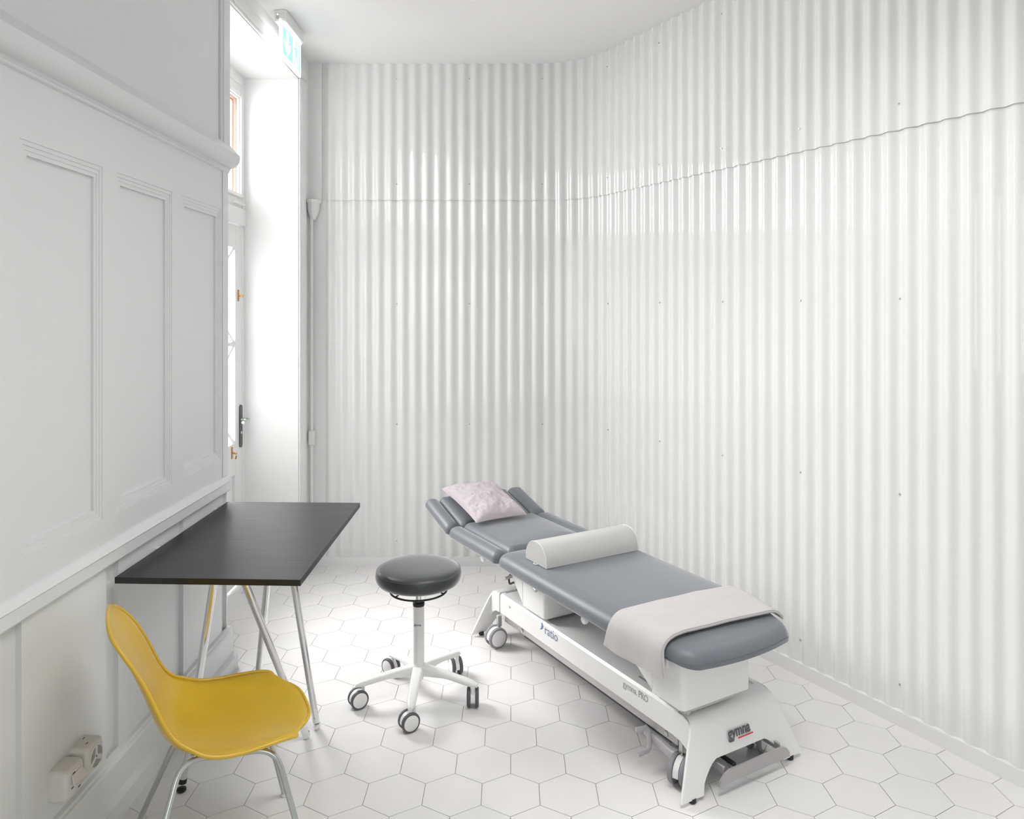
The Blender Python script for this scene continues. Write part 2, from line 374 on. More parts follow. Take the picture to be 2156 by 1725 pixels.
# handle plate, levers, rosette
hd = B(); yc = 4.588
pl_ = [(yc+a*0.022*1.0, z) for a, z in ()]
pts = [(yc+0.021*math.cos(t), 1.075+0.021*math.sin(t)) for t in [PI*k/10 for k in range(11)]]+[(yc-0.021*math.cos(t), 0.855-0.021*math.sin(t)) for t in [PI*k/10 for k in range(11)]]
hd.prism(pts, lambda y, z, t: (t, y, z), dx1, dx1+0.007)
hnd = hd.build('handle_plate', M_dmet, door, smooth=True)
hv = B(); hv.tube(fillet([(dx1, yc, 1.005), (dx1+0.055, yc, 1.005), (dx1+0.058, yc-0.115, 1.003)], 0.02), 0.009, 10)
hv.lathe([(0.013, 0), (0.013, 0.012)], (dx1+0.006, yc, 1.005), 16, axis=(1, 0, 0))
hv.build('handle', M_steel, hnd, smooth=True)
B().lathe([(0.009, 0), (0.009, 0.003)], (dx1+0.006, yc, 0.925), 12, axis=(1, 0, 0)).build('lock_cylinder', M_plast, hnd, smooth=True)
for (yy, zz, f_) in ((4.554, 1.767, 0), (4.452, 0.825, 1)):
    l_ = B(); l_.box(dx1, dx1+0.004, yy-0.012, yy+0.006, zz-0.035, zz+0.035)
    l_.tube([(dx1, yy, zz), (dx1+0.03, yy, zz-0.004)], 0.006, 8)
    l_.tube([(dx1+0.026, yy, zz-0.02 if f_ else zz), (dx1+0.03, yy-0.02, zz-0.03 if f_ else zz-0.004)], 0.005, 8)
    l_.build('window_catch', M_brass, door, smooth=True)
# transom window
b_ = B(); ty0, ty1, tz0, tz1 = d0+0.10, 4.570, 2.392, 2.975
for ya, yb, za, zb in ((d0+0.03, ty0, 2.30, SOF-0.06), (ty1, d1-0.03, 2.30, SOF-0.06), (ty0, ty1, 2.30, tz0), (ty0, ty1, tz1, SOF-0.06)): b_.box(DX-0.022, DX-0.004, ya, yb, za, zb)
b_.box(DX-0.004, DX+0.008, ty1+0.006, ty1+0.03, tz0-0.02, tz1+0.02); b_.box(DX-0.004, DX+0.008, ty0, ty1, tz1+0.006, tz1+0.03); b_.box(DX-0.004, DX+0.012, ty0, ty1, tz0-0.025, tz0-0.004)
win = struct(b_.build('window_1', M_door, bevel=0.002))
B().box(DX-0.017, DX-0.013, ty0, ty1, tz0, tz1).build('pane', M_glass, win)
b_ = B()
for (xa, xb, in_) in ((DX-0.040, DX-0.023, 0.006), (DX-0.056, DX-0.040, 0.016)):
    b_.box(xa, xb, ty1-in_, ty1+0.05, tz0-0.05, tz1+0.06); b_.box(xa, xb, ty0-0.05, ty0+in_, tz0-0.05, tz1+0.06); b_.box(xa, xb, ty0+in_, ty1-in_, tz1-in_, tz1+0.06)
b_.build('outer_frame', M_wood, win)
b_ = B(); b_.tube([(DX+0.018, 4.42, 2.325), (DX+0.018, 4.60, 2.325)], 0.008, 8); b_.build('latch_bar', M_plast, win, smooth=True)
# wall outside around the door opening (so daylight only comes through the glazing)
b_ = B(); b_.box(DX-0.06, DX-0.041, YE-0.4, d0+0.0, 0, CEIL); b_.box(DX-0.06, DX-0.041, d1, BY+0.1, 0, CEIL)
b_.box(DX-0.06, DX-0.041, d0, d1, SOF-0.03, CEIL)
b_.build('outer_wall', M_wall, wl)

# ---- wall behind the camera and an unseen window added for fill light
b_ = B(); zs0, zs1 = 1.1, 2.7; added_wins = [(-0.35, 1.95)]
b_.box(-1.6, 4.3, -1.55, -1.35, 0, zs0); b_.box(-1.6, 4.3, -1.55, -1.35, zs1, CEIL)
e = [-1.6]+[v for p in added_wins for v in p]+[4.3]
for i in range(0, len(e), 2): b_.box(e[i], e[i+1], -1.55, -1.35, zs0, zs1)
struct(b_.build('wall_front', M_wall))
for k, (a, c) in enumerate(added_wins):
    b_ = B()
    for x in (a, (a+c)/2-0.025, c-0.05): b_.box(x, x+0.05, -1.50, -1.44, zs0, zs1)
    for z in (zs0, zs1-0.05, 2.25): b_.box(a, c, -1.498, -1.442, z, z+0.05)
    wn = struct(b_.build('window_%d' % (k+2), M_door)); B().box(a, c, -1.474, -1.470, zs0, zs1).build('pane', M_glass, wn)  # frame and pane of the added rear window

# ================================================================== EXIT SIGN
ex = thing('exit_sign', 'lit green and white emergency exit sign hanging from a white ceiling box', 'exit sign', (-1.215, 4.02, CEIL))
# local: x right, y depth, z down from ceiling
b_ = B(); b_.box(-0.064, 0, 0, 0.335, -0.065, -0.001); b_.build('housing', M_plast, ex, bevel=0.002)
hs = bpy.data.objects['housing']
B().box(-0.056, -0.040, -0.0012, 0, -0.052, -0.020).build('indicator', M_gpl, hs)
B().lathe([(0.0045, 0), (0.004, 0.003)], (-0.048, -0.0012, -0.027), 12, axis=(0, -1, 0)).build('led', M_led, hs)
b_ = B()
for x in (-0.060, -0.004):
    for z in (-0.006, -0.060): b_.lathe([(0.0018, 0), (0.0018, 0.001)], (x, 0, z), 8, axis=(0, -1, 0))
for i in range(3):
    for j in range(3): b_.box(-0.032+i*0.008, -0.027+i*0.008, -0.0006, 0, -0.020-j*0.012, -0.0185-j*0.012)
b_.build('screw_head', M_gpl, hs, split=True)
b_ = B(); b_.box(-0.026, -0.018, -0.045, 0.335, -0.262, -0.065); b_.box(-0.030, -0.012, 0.0, 0.335, -0.070, -0.062)
panel = b_.build('lit_panel', M_signw, ex)
# pictogram on the side facing the room (x = -0.018)
gz0, gz1 = -0.238, -0.088; gy0_, gy1_ = -0.005, 0.315; xs = -0.0175
b_ = B(); mid = 0.16
b_.box(xs-0.0008, xs, gy0_, gy1_, gz0, gz1); b_.build('green_field', M_signg, panel)
b_ = B()
def flat(poly): b_.prism(poly, lambda y, z, t: (t, y, z), xs, xs+0.0008)
cy = 0.075                                     # arrow pointing down
flat([(cy-0.020, -0.100), (cy+0.020, -0.100), (cy+0.020, -0.165), (cy-0.020, -0.165)])
flat([(cy-0.055, -0.150), (cy-0.020, -0.172), (cy-0.020, -0.165), (cy+0.020, -0.165), (cy+0.020, -0.172), (cy+0.055, -0.150), (cy+0.055, -0.175), (cy, -0.228), (cy-0.055, -0.175)])
flat([(0.175, -0.095), (0.290, -0.095), (0.290, -0.234), (0.175, -0.234)])   # doorway
b_.build('arrow_and_doorway', M_signw, panel)
b_ = B()
def flat2(poly): b_.prism([(0.232+(y-0.226)*1.25, -0.170+(z+0.168)*1.22) for y, z in poly], lambda y, z, t: (t, y, z), xs+0.0008, xs+0.0014)
flat2([(0.232+0.011*math.cos(2*PI*k/12), -0.118+0.011*math.sin(2*PI*k/12)) for k in range(12)])
flat2([(0.215, -0.132), (0.243, -0.132), (0.236, -0.175), (0.214, -0.175)])
flat2([(0.243, -0.134), (0.272, -0.150), (0.268, -0.156), (0.240, -0.143)])
flat2([(0.217, -0.134), (0.190, -0.146), (0.192, -0.153), (0.218, -0.145)])
flat2([(0.226, -0.172), (0.236, -0.175), (0.262, -0.195), (0.262, -0.222), (0.252, -0.222), (0.252, -0.200), (0.226, -0.184)])
flat2([(0.214, -0.172), (0.224, -0.176), (0.212, -0.206), (0.190, -0.220), (0.185, -0.213), (0.203, -0.199)])
b_.build('running_figure', M_signg, panel)

# ================================================================== CABLE FITTINGS IN THE CORNER
o = thing('cable_conduit', 'thin white cable conduit with a cup shaped top in the corner by the door', 'conduit', (WX+0.026, BY-0.036, 0))
b_ = B(); b_.tube([(0, 0, 0.001), (0, 0, 2.29)], 0.0105, 14); b_.build('pipe', M_plast, o, smooth=True)
b_ = B(); b_.lathe([(0.016, 2.268), (0.018, 2.280), (0.034, 2.312), (0.040, 2.345), (0.041, 2.376)], (0.012, 0, 0), 8)
b_.lathe([(0.046, 2.374), (0.048, 2.380), (0.048, 2.396), (0.030, 2.400)], (0.012, 0, 0), 8)
b_.build('cup_head', M_plast, o, smooth=True, angle=25)
b_ = B(); b_.box(-0.016, 0.022, -0.022, 0.02, 0.80, 0.895); b_.build('junction_box', M_plast, o, bevel=0.006)

# ================================================================== WALL SOCKETS
def socket(loc, label, lid):
    t = thing('wall_socket', label, 'socket', loc, 0, None); t.scale = (1.13, 1.15, 1.15)
    b_ = B(); n = 7
    # body sticks out of the wall along +x
    b_.loops([[(x, y, z) for y, z in rrect(-0.040+i, 0.040-i, -0.040+i, 0.040-i, 0.012)] for x, i in ((0, 0), (0.036, 0.001), (0.043, 0.003), (0.047, 0.008))])
    b_.build('housing', M_sock, t, smooth=True, angle=50)
    B().lathe([(0.032, 0), (0.032, 0.0020), (0.030, 0.003)], (0.0465, 0, 0), 32, axis=(1, 0, 0)).build('face', M_sock, t, smooth=True)
    fc = t.children[-1] if t.children else None
    if lid:
        b_ = B(); b_.prism([(-0.027, -0.004), (0.027, -0.004), (0.027, 0.003), (0.020, 0.020), (-0.020, 0.020), (-0.027, 0.003)],
                           lambda a, c, t_: (0.049+(0.016 if c < 0 else 0.008 if c < 0.01 else 0)+t_, a, c+0.002), 0, 0.003)
        b_.build('hinged_lid', M_sock, t)
        b_ = B()
        for y, z in ((-0.018, -0.010), (0.0, -0.012), (0.018, -0.010), (-0.012, 0.024), (0.012, -0.024)): b_.box(0.0494, 0.0502, y-0.005, y+0.005, z-0.0012, z+0.0012)
        b_.build('slot', M_slot, t, split=True)
    else:
        for k in range(3):
            a0 = PI/2+2*PI*k/3+PI/3
            poly = []
            for j in range(9):
                a = a0-0.82+1.64*j/8; poly.append((0.0265*math.cos(a), 0.0265*math.sin(a)))
            poly.append((0.007*math.cos(a0), 0.007*math.sin(a0)))
            b_ = B(); b_.prism(poly, lambda y, z, t_: (0.0493+t_, y, z), 0, 0.0008); b_.build('outlet_field', M_sockd, t)
        b_ = B(); b_.box(0.049, 0.0505, -0.001, 0.001, -0.003, 0.003)
        for y in (-0.012, 0.010): b_.box(0.018+y, 0.020+y, -0.004-y, 0.006-y, 0.0399, 0.0403)
        b_.build('slot', M_slot, t, split=True)
    return t
socket((WX, 2.292, 0.300), 'open ivory plastic socket cube with three round grey outlet fields on left wall', False)
socket((WX, 2.187, 0.294), 'ivory plastic socket cube with a half raised hinged lid, nearest on left wall', True)

# ================================================================== TABLE
TZ = 0.785
tb = thing('side_table', 'narrow black topped table on chrome tube trestles against the white panelled wall', 'table', (-1.006, 2.96, 0), 0)
def tl(x, y, z): return (x+1.006, y-2.96, z)
c4 = [(-1.318, 2.473), (-0.695, 2.450), (-0.7015, 3.442), (-1.322, 3.462)]
b_ = B(); b_.loops([[tl(x, y, z) for x, y in c4] for z in (TZ-0.021, TZ)]); b_.build('table_top', M_table, tb, bevel=0.001)
zu = TZ-0.022
def leg(top, foot, r=0.0135, cap=False):
    T_ = Vector(tl(*top)); F_ = Vector(tl(*foot)); b_ = B(); b_.tube([T_, F_+(T_-F_).normalized()*0.02], r, 18)
    o = b_.build('leg', M_chrome, tb, smooth=True)
    f = B(); d = (T_-F_).normalized(); base = Vector((F_.x, F_.y, 0))
    if cap:
        f.lathe([(0.013, 0.0), (0.016, 0.003), (0.016, 0.010), (0.008, 0.014)], base+Vector((0, 0, 0.0005)), 20)
        f.tube([F_+d*0.018, F_+d*0.034], r+0.0008, 18); f.build('levelling_foot', M_black, o, smooth=True)
    else:
        f.lathe([(0.006, 0.0), (0.012, 0.003), (0.0145, 0.010), (0.0145, 0.018), (0.012, 0.026)], base+Vector((0, 0, 0.0005)), 20)
        f.build('levelling_foot', M_chrome, o, smooth=True)
leg((-1.040, 2.62, zu), (-1.148, 2.590, 0.012), cap=True)
leg((-0.958, 2.62, zu), (-0.803, 2.912, 0.008))
leg((-0.966, 3.00, zu), (-1.075, 3.12, 0.008))
leg((-0.908, 3.00, zu), (-0.778, 2.975, 0.008))
b_ = B()
for y in (2.62, 3.00): b_.tube([tl(-1.25, y, zu-0.012), tl(-0.76, y, zu-0.012)], 0.012, 10)
b_.build('crossbar', M_chrome, tb, smooth=True, split=True)
b_ = B()
for y in (2.78, 3.33): b_.box(*[v for v in (WX+1.006+0.001, -1.319+1.006)], y-2.96, y-2.96+0.03, TZ-0.03, TZ-0.002)
b_.build('wall_bracket', M_plast, tb, split=True)

# ================================================================== YELLOW SHELL CHAIR
yaw = math.radians(27)
ch = thing('shell_chair', 'yellow moulded fibreglass shell chair on bent metal tube legs at the black table', 'chair', (-0.884, 2.2545, 0), yaw)
# local x = forward, y = chair's left side (away from the camera)
prof = [(0.268, 0.424, 0.199), (0.258, 0.430, 0.202), (0.240, 0.434, 0.206), (0.21, 0.435, 0.212), (0.15, 0.429, 0.224), (0.08, 0.420, 0.232), (0.01, 0.411, 0.234), (-0.055, 0.407, 0.231),
        (-0.105, 0.414, 0.225), (-0.142, 0.438, 0.217), (-0.166, 0.476, 0.208), (-0.184, 0.525, 0.200), (-0.204, 0.585, 0.193), (-0.228, 0.645, 0.187), (-0.252, 0.700, 0.178), (-0.270, 0.742, 0.162), (-0.282, 0.772, 0.138), (-0.290, 0.791, 0.108), (-0.295, 0.803, 0.072), (-0.297, 0.808, 0.03)]
cp = catmull(prof, 4); NC = 28; rows = []
for i, p in enumerate(cp):
    a = cp[max(i-4, 0)]; c = cp[min(i+4, len(cp)-1)]; t = Vector((c.x-a.x, 0, c.y-a.y)).normalized()
    if i < 10: t = Vector((-1, 0, -0.05)).normalized()
    nrm = Vector((t.z, 0, -t.x))      # toward the sitter
    u = i/(len(cp)-1)
    lift0 = 0.030*math.exp(-((u-0.26)/0.14)**2)+0.066*math.exp(-((u-0.45)/0.11)**2)+0.034*math.exp(-((u-0.68)/0.15)**2)
    lift0 *= max(0, min(1, (1-u)/0.18))
    row = []
    for j in range(NC+1):
        s_ = -1+2*j/NC; e_ = max(0, abs(s_)-0.90)/0.10; fd = max(0, min(1, (0.96-u)/0.12))
        y = p.z*s_+0.007*e_*fd*(1 if s_ > 0 else -1)
        row.append(Vector((p.x-0.085*abs(s_)**3.2*max(0, 1-u/0.30)**1.3, y, p.y))+nrm*(lift0*(abs(s_)**2.4)-0.006*e_*e_*fd*min(1, u/0.2)))
    rows.append(row)
for it in range(14):       # even out the moulded surface
    rows = [rows[0]]+[[rows[i][j]*0.5+(rows[i-1][j]+rows[i+1][j])*0.25 for j in range(NC+1)] for i in range(1, len(rows)-1)]+[rows[-1]]
rows = rows[4:]
for k in range(8):          # round off the two front corners
    for p in rows[k]: p.y *= 1-0.16*(1-k/8)**2.2
b_ = B(); b_.loops(rows, False, False, closed=False)
sh = b_.build('shell', M_yel, ch, smooth=True, angle=180)
md = sh.modifiers.new('solid', 'SOLIDIFY'); md.thickness = 0.006; md.offset = -1
rim = [r[0] for r in rows]+rows[-1][1:]+[r[-1] for r in reversed(rows[:-1])]+list(reversed(rows[0][1:-1]))
rim = rim[30:]+rim[:31]; b_ = B(); b_.tube(rim, 0.0055, 8, caps=False); b_.build('rim', M_yel, sh, smooth=True, angle=180)
# base: two bent inverted-U side frames and cross struts
for sgn in (-1, 1):
    b_ = B(); ff = (0.233, 0.232*sgn, 0.0); fb_ = (-0.240, 0.235*sgn, 0.0)
    b_.tube(fillet([ff, (0.140, 0.145*sgn, 0.385), (-0.110, 0.072*sgn, 0.378), fb_], 0.060), 0.0085, 14)
    fr_ = b_.build('leg_frame', M_steel, ch, smooth=True)
    b_ = B()
    for f in (ff, fb_): b_.lathe([(0.0125, 0.0), (0.014, 0.004), (0.0105, 0.022)], (f[0], f[1], 0.0005), 16)
    b_.build('glide', M_plast, fr_, smooth=True, split=True)
for x, hy in ((0.10, 0.132), (-0.07, 0.084)):
    b_ = B(); b_.tube([(x, -hy, 0.382), (x, hy, 0.382)], 0.008, 12); b_.build('cross_strut', M_steel, ch, smooth=True)
    for y in (-hy*0.8, hy*0.8): B().lathe([(0.016, 0), (0.016, 0.018)], (x, y, 0.389), 14).build('shock_mount', M_black, ch, smooth=True)

# ================================================================== CASTERS
def caster(parent, x, y, az, d=0.075, width=0.046, stem_top=0.10, tyre=M_tyre, off=0.022):
    """twin-wheel caster; (x, y) = stem position, az = direction the wheels trail to"""
    r = d/2; ca, sa = math.cos(az), math.sin(az); wx, wy = x+off*ca, y+off*sa
    px, py = -sa, ca
    b_ = B(); b_.tube([(x, y, stem_top), (x, y, d*0.78)], 0.0075, 12)
    # hood between the wheels
    ls = []
    for t in (-1, 1):
        ring = []
        for k in range(15):
            a = math.radians(-10+200*k/14); rr_ = r*0.93
            ring.append((wx+rr_*math.cos(a)*ca+px*t*width*0.17, wy+rr_*math.cos(a)*sa+py*t*width*0.17, r+rr_*math.sin(a)))
        ls.append(ring)
    b_.loops(ls, True, True)
    body = b_.build('caster', M_plast, parent, smooth=True, angle=40)
    for t in (-1, 1):
        w_ = B(); c = Vector((wx+px*t*width*0.20, wy+py*t*width*0.20, r)); ax = (px*t, py*t, 0)
        w_.lathe([(r*0.80, 0), (r*0.97, 0.0012), (r, 0.004), (r, width*0.22), (r*0.95, width*0.29), (r*0.84, width*0.30)], c, 32, 0, axis=ax)
        w_.lathe([(r*0.80, width*0.1), (r*0.80, width*0.295), (r*0.76, width*0.32), (r*0.3, width*0.34)], c, 32, 1, axis=ax)
        w_.build('wheel', [tyre, M_plast], body, smooth=True, angle=40)
    return body

# ================================================================== ROLLING STOOL
stl = thing('rolling_stool', 'round dark grey upholstered stool on a white five-star caster base', 'stool', (-0.403, 3.221, 0))
prof = [(0.002, 0.494), (0.140, 0.494), (0.160, 0.497), (0.174, 0.505), (0.1825, 0.518), (0.1852, 0.533), (0.1838, 0.547), (0.1795, 0.5565), (0.1780, 0.5580), (0.1765, 0.5572), (0.1735, 0.5606), (0.165, 0.5655), (0.145, 0.5700), (0.11, 0.5728), (0.06, 0.5740), (0.002, 0.5745)]
b_ = B(); b_.lathe(prof, seg=72); cush = b_.build('seat', M_pus, stl, smooth=True, angle=50)
b_ = B()
for k in range(180):
    a = 2*PI*k/180; r0 = 0.1806
    b_.tube([(r0*math.cos(a), r0*math.sin(a), 0.5545), (r0*math.cos(a+0.022), r0*math.sin(a+0.022), 0.5545)], 0.0007, 4)
b_.build('stitching', M_stitch, cush)
b_ = B(); ring = [(0.121*math.cos(2*PI*k/48), 0.121*math.sin(2*PI*k/48), 0.464) for k in range(49)]
b_.tube(ring, 0.0042, 8, caps=False)
for a in (2.1, 3.9, 5.9): b_.tube([(0.121*math.cos(a), 0.121*math.sin(a), 0.464), (0.05*math.cos(a), 0.05*math.sin(a), 0.490)], 0.0035, 8)
b_.build('height_ring', M_black, stl, smooth=True)
B().lathe([(0.014, 0.40), (0.014, 0.493)], seg=20).build('gas_piston', M_chrome, stl, smooth=True)
B().lathe([(0.055, 0.484), (0.055, 0.494)], seg=30).build('mounting_plate', M_black, stl, smooth=True)
B().lathe([(0.0245, 0.398), (0.0255, 0.402), (0.0255, 0.412), (0.020, 0.416)], seg=28).build('collar', M_black, stl, smooth=True)
B().lathe([(0.0240, 0.130), (0.0240, 0.399)], seg=32).build('column', M_enam, stl, smooth=True, angle=30)
colm = bpy.data.objects['column']
def wrapc(x, y, z):
    a = -PI/2-0.12+(x-0.017)/0.0245*1.0; rr_ = 0.0242+z; return Vector((rr_*math.cos(a), rr_*math.sin(a), 0.318+y))
text_part('lettering', 'gymna', 0.013, M_tdark, colm, (0, 0, 0), (1, 0, 0), (0, 0, 1), 'small dark gymna lettering', wrap=wrapc, bold=0.0002)
b_ = B(); b_.lathe([(0.030, 0.112), (0.038, 0.120), (0.036, 0.138), (0.0265, 0.147), (0.0245, 0.150)], seg=32)
b_.build('hub', M_enam, stl, smooth=True, angle=50)
for k in range(5):
    a = -PI/2+2*PI*k/5; ca, sa = math.cos(a), math.sin(a); ls = []
    for t in range(13):
        u = t/12; r_ = 0.008+0.262*u; w_ = 0.0245-0.0065*u; zt_ = 0.146-0.040*(u**1.2); zb_ = zt_-0.046+0.022*min(1, u*2.2)
        if t == 12: w_ *= 0.55; zt_ -= 0.006; zb_ += 0.004
        if t == 11: w_ *= 0.9
        sec = rrect(-w_, w_, zb_, zt_, 0.011, 3)
        ls.append([(r_*ca-y*sa, r_*sa+y*ca, z) for y, z in sec])
    b_ = B(); b_.loops(ls); b_.build('base_arm', M_enam, stl, smooth=True, angle=60)
for k, az in enumerate((math.radians(250), math.radians(75), math.radians(140), math.radians(110), math.radians(230))):
    a = -PI/2+2*PI*k/5
    azs = math.radians((212, 92, 112, 140, 212)[k])
    caster(stl, 0.250*math.cos(a)-0.014*math.cos(azs), 0.250*math.sin(a)-0.014*math.sin(azs), azs, 0.078, 0.050, 0.092)

# ================================================================== TREATMENT COUCH
CA = math.radians(30.3)
co = thing('treatment_couch', 'grey padded physiotherapy treatment couch on a white wheeled steel base', 'treatment couch', (0.5621, 2.5072, 0), CA)
def pad(name, x0, x1, y0, y1, z0, z1, rp=0.035, er=0.035, warp=None, parent=co, m=M_pu, n=7, dome=0.006):
    """upholstered pad: rounded plan, softly rounded top edge"""
    H = z1-z0; steps = [(0.010, z0), (0.003, z0+0.003), (0.0, z0+0.010)]
    zr = z1-dome; er_z = min(er, H-0.012)
    for k in range(0, 9):
        a = PI/2*k/8; steps.append((er*(1-math.cos(a)), zr-er_z+er_z*math.sin(a)))
    steps += [(er+0.012, zr+dome*0.35), (er+0.03, zr+dome*0.75)]
    hw = min(x1-x0, y1-y0)/2
    for f in (0.72, 0.86, 0.97):
        if hw*f > er+0.034: steps.append((hw*f, z1))
    steps = [(i, z) for i, z in steps if i < hw*0.99]
    ls = []
    for ins, z in steps:
        # denser outline so that warps bend smoothly
        pl2 = rrect(x0+ins, x1-ins, y0+ins, y1-ins, max(rp-ins*0.6, 0.006), n); out_ = []
        for i in range(len(pl2)):
            a = pl2[i]; c = pl2[(i+1) % len(pl2)]
            if i % (n+1) == n:
                for k in range(10): out_.append((a[0]+(c[0]-a[0])*k/10, a[1]+(c[1]-a[1])*k/10))
            else: out_.append(a)
        ls.append([(warp(x, y, z) if warp else (x, y, z)) for x, y in out_])
    b_ = B(); b_.loops(ls); return b_.build(name, m, parent, smooth=True, angle=60)
ZB, ZT = 0.452, 0.524
def seatwarp(x, y, z):
    c = 0.30; t = max(0, (0.42-y)/0.42); k = 1-0.17*t**1.6
    x2 = c+(x-c)*k; y2 = y+0.028*((x-c)/0.32)**2*max(0, 1-y/0.25)
    if y < 0.30: z = z-(0.020*((0.30-y)/0.30)**2.2 if z > ZB+0.02 else 0)
    return (x2, y2, z)
seat = pad('seat_cushion', -0.022, 0.622, -0.040, 1.238, ZB, ZT, 0.055, 0.045, seatwarp, n=8)
mw = lambda x, y, z: (x, y, z)
pad('back_cushion', 0.062, 0.520, 1.244, 1.762, ZB, ZT+0.004, 0.03, 0.040)
pad('arm_cushion', -0.022, 0.060, 1.244, 1.762, ZB, ZT-0.004, 0.028, 0.040)
pad('arm_cushion', 0.522, 0.622, 1.244, 1.762, ZB, ZT-0.004, 0.028, 0.040)
TA = math.radians(16.5)
def hw_(x, y, z):
    s_ = y-1.768; h_ = z-ZB; return (x, 1.768+s_*math.cos(TA)-h_*math.sin(TA)*0.5, ZB+s_*math.sin(TA)+h_*math.cos(TA))
pad('head_cushion', 0.062, 0.518, 1.772, 2.098, ZB, ZT-0.006, 0.03, 0.040, hw_)
pad('head_wing_cushion', -0.022, 0.060, 1.772, 2.098, ZB, ZT-0.006, 0.03, 0.040, hw_)
pad('head_wing_cushion', 0.520, 0.622, 1.772, 2.098, ZB, ZT-0.006, 0.03, 0.040, hw_)
# underframe
b_ = B(); b_.box(0.035, 0.065, 0.10, 1.60, ZB-0.036, ZB-0.001); b_.box(0.535, 0.565, 0.10, 1.60, ZB-0.036, ZB-0.001)
for y in (0.16, 0.70, 1.20, 1.55): b_.box(0.035, 0.565, y, y+0.03, ZB-0.034, ZB-0.002)
b_.box(0.10, 0.14, 1.55, 1.76, ZB-0.03, ZB-0.002); b_.box(0.46, 0.50, 1.55, 1.76, ZB-0.03, ZB-0.002)
b_.box(0.10, 0.50, 1.73, 1.755, ZB-0.03, ZB-0.002)
b_.box(0.12, 0.16, 1.775, 2.02, ZB-0.006, ZB-0.001, fn=hw_); b_.box(0.44, 0.48, 1.775, 2.02, ZB-0.006, ZB-0.001, fn=hw_)
uf = b_.build('underframe', M_enam, co, bevel=0.003)
b_ = B()
for y in (1.445, 0.575, 0.13): b_.lathe([(0.016, 0), (0.019, 0.004), (0.019, 0.014), (0.014, 0.018)], (0.034, y, ZB-0.030), 20, axis=(-1, 0, 0))
b_.build('rail_knob', M_plast, uf, smooth=True, split=True)
# lifting columns (box covers with sloping inner side)
def column_cover(y0, y1, slope, zb, zt, x0=0.062, x1=0.400):
    b_ = B(); q = rrect(x0, x1, y0, y1, 0.018, 4)
    b_.loops([[(x, y, z) for x, y in q] for z in (zb, zt)])
    # triangular arm cheeks running from the cover back along the beam
    ys = y1-0.01; pol = [(ys, zt), (ys+slope, zt), (ys, zb+0.01)]
    for xa in (x0, x1-0.012): b_.prism(pol, lambda y, z, t: (t, y, z), xa, xa+0.012)
    return b_
c1 = column_cover(0.030, 0.20, 0.24, 0.292, ZB-0.002, 0.045, 0.375).build('lifting_column', M_enam, co, smooth=True, angle=40)
c2 = column_cover(0.965, 1.17, 0.17, 0.268, ZB-0.002, 0.085, 0.46).build('lifting_column', M_enam, co, smooth=True, angle=40)
B().lathe([(0.021, 0), (0.021, 0.006), (0.017, 0.010)], (0.044, 0.135, 0.418), 24, axis=(-1, 0, 0)).build('cover_cap', M_enam, c1, smooth=True)
b_ = B(); b_.tube([(0.10, 0.06, 0.262), (0.10, 0.19, 0.292)], 0.010, 10); b_.box(0.08, 0.34, 0.06, 0.19, 0.262, 0.291); b_.build('arm_bracket', M_alu, c1)
b_ = B(); b_.box(0.12, 0.42, 0.99, 1.14, 0.255, 0.268); b_.build('arm_bracket', M_alu, c2)
# gas spring and cable near the back rest joint
b_ = B(); b_.tube([(0.075, 1.02, 0.385), (0.075, 1.19, ZB-0.012)], 0.010, 12); b_.build('gas_spring', M_steel, uf, smooth=True)
b_ = B(); b_.tube(catmull([(0.12, 1.18, 0.32), (0.10, 1.25, 0.345), (0.09, 1.29, 0.33), (0.10, 1.31, 0.36), (0.12, 1.29, 0.385), (0.14, 1.25, 0.37), (0.16, 1.20, 0.33)], 6), 0.005, 8)
b_.build('cable', M_black, uf, smooth=True)
b_ = B(); b_.tube([(0.048, 1.262, 0.370), (0.130, 1.262, 0.385)], 0.008, 10); b_.build('release_lever', M_alu, uf, smooth=True)
# long beam of the base
b_ = B()
def beam_sec(y): return [(0.090, y, 0.155), (0.090, y, 0.240), (0.098, y, 0.250), (0.118, y, 0.250), (0.124, y, 0.244), (0.476, y, 0.244), (0.482, y, 0.250), (0.502, y, 0.250), (0.510, y, 0.240), (0.510, y, 0.155), (0.500, y, 0.155), (0.500, y, 0.236), (0.100, y, 0.236), (0.100, y, 0.155)]
b_.loops([beam_sec(0.105), beam_sec(1.385)])
beam = b_.build('base_beam', M_enam, co, smooth=True, angle=15)
# dark slots in the beam top where the columns sink in
b_ = B(); b_.box(0.140, 0.150, 0.26, 0.38, 0.2441, 0.2446); b_.box(0.130, 0.150, 1.15, 1.22, 0.2441, 0.2446); b_.build('slot', M_alu, beam, split=True)
B().lathe([(0.006, 0), (0.006, 0.002)], (0.090, 1.29, 0.215), 12, axis=(-1, 0, 0)).build('bolt', M_alu, beam, smooth=True)
text_part('model_lettering', 'ratio', 0.058, M_tblue, beam, (0.0895, 0.975, 0.203), (0, -1, 0), (0, 0, 1), 'slate blue ratio lettering', sx=0.98)
b_ = B()
pts = [(1.002, 0.243), (0.990, 0.243), (0.984, 0.228), (0.992, 0.215), (1.014, 0.206), (1.004, 0.218), (0.999, 0.230)]
b_.prism(pts, lambda y, z, t: (t, y, z), 0.0890, 0.0900); b_.build('model_logo', M_tblue, beam)
text_part('range_lettering', 'gymna.', 0.036, M_tlight, beam, (0.0895, 0.410, 0.207), (0, -1, 0), (0, 0, 1), 'silver grey gymna lettering', sx=0.86)
text_part('range_lettering', 'PRO', 0.036, M_tlight, beam, (0.0895, 0.318, 0.207), (0, -1, 0), (0, 0, 1), 'silver grey bold PRO lettering', sx=0.80, bold=0.0006)
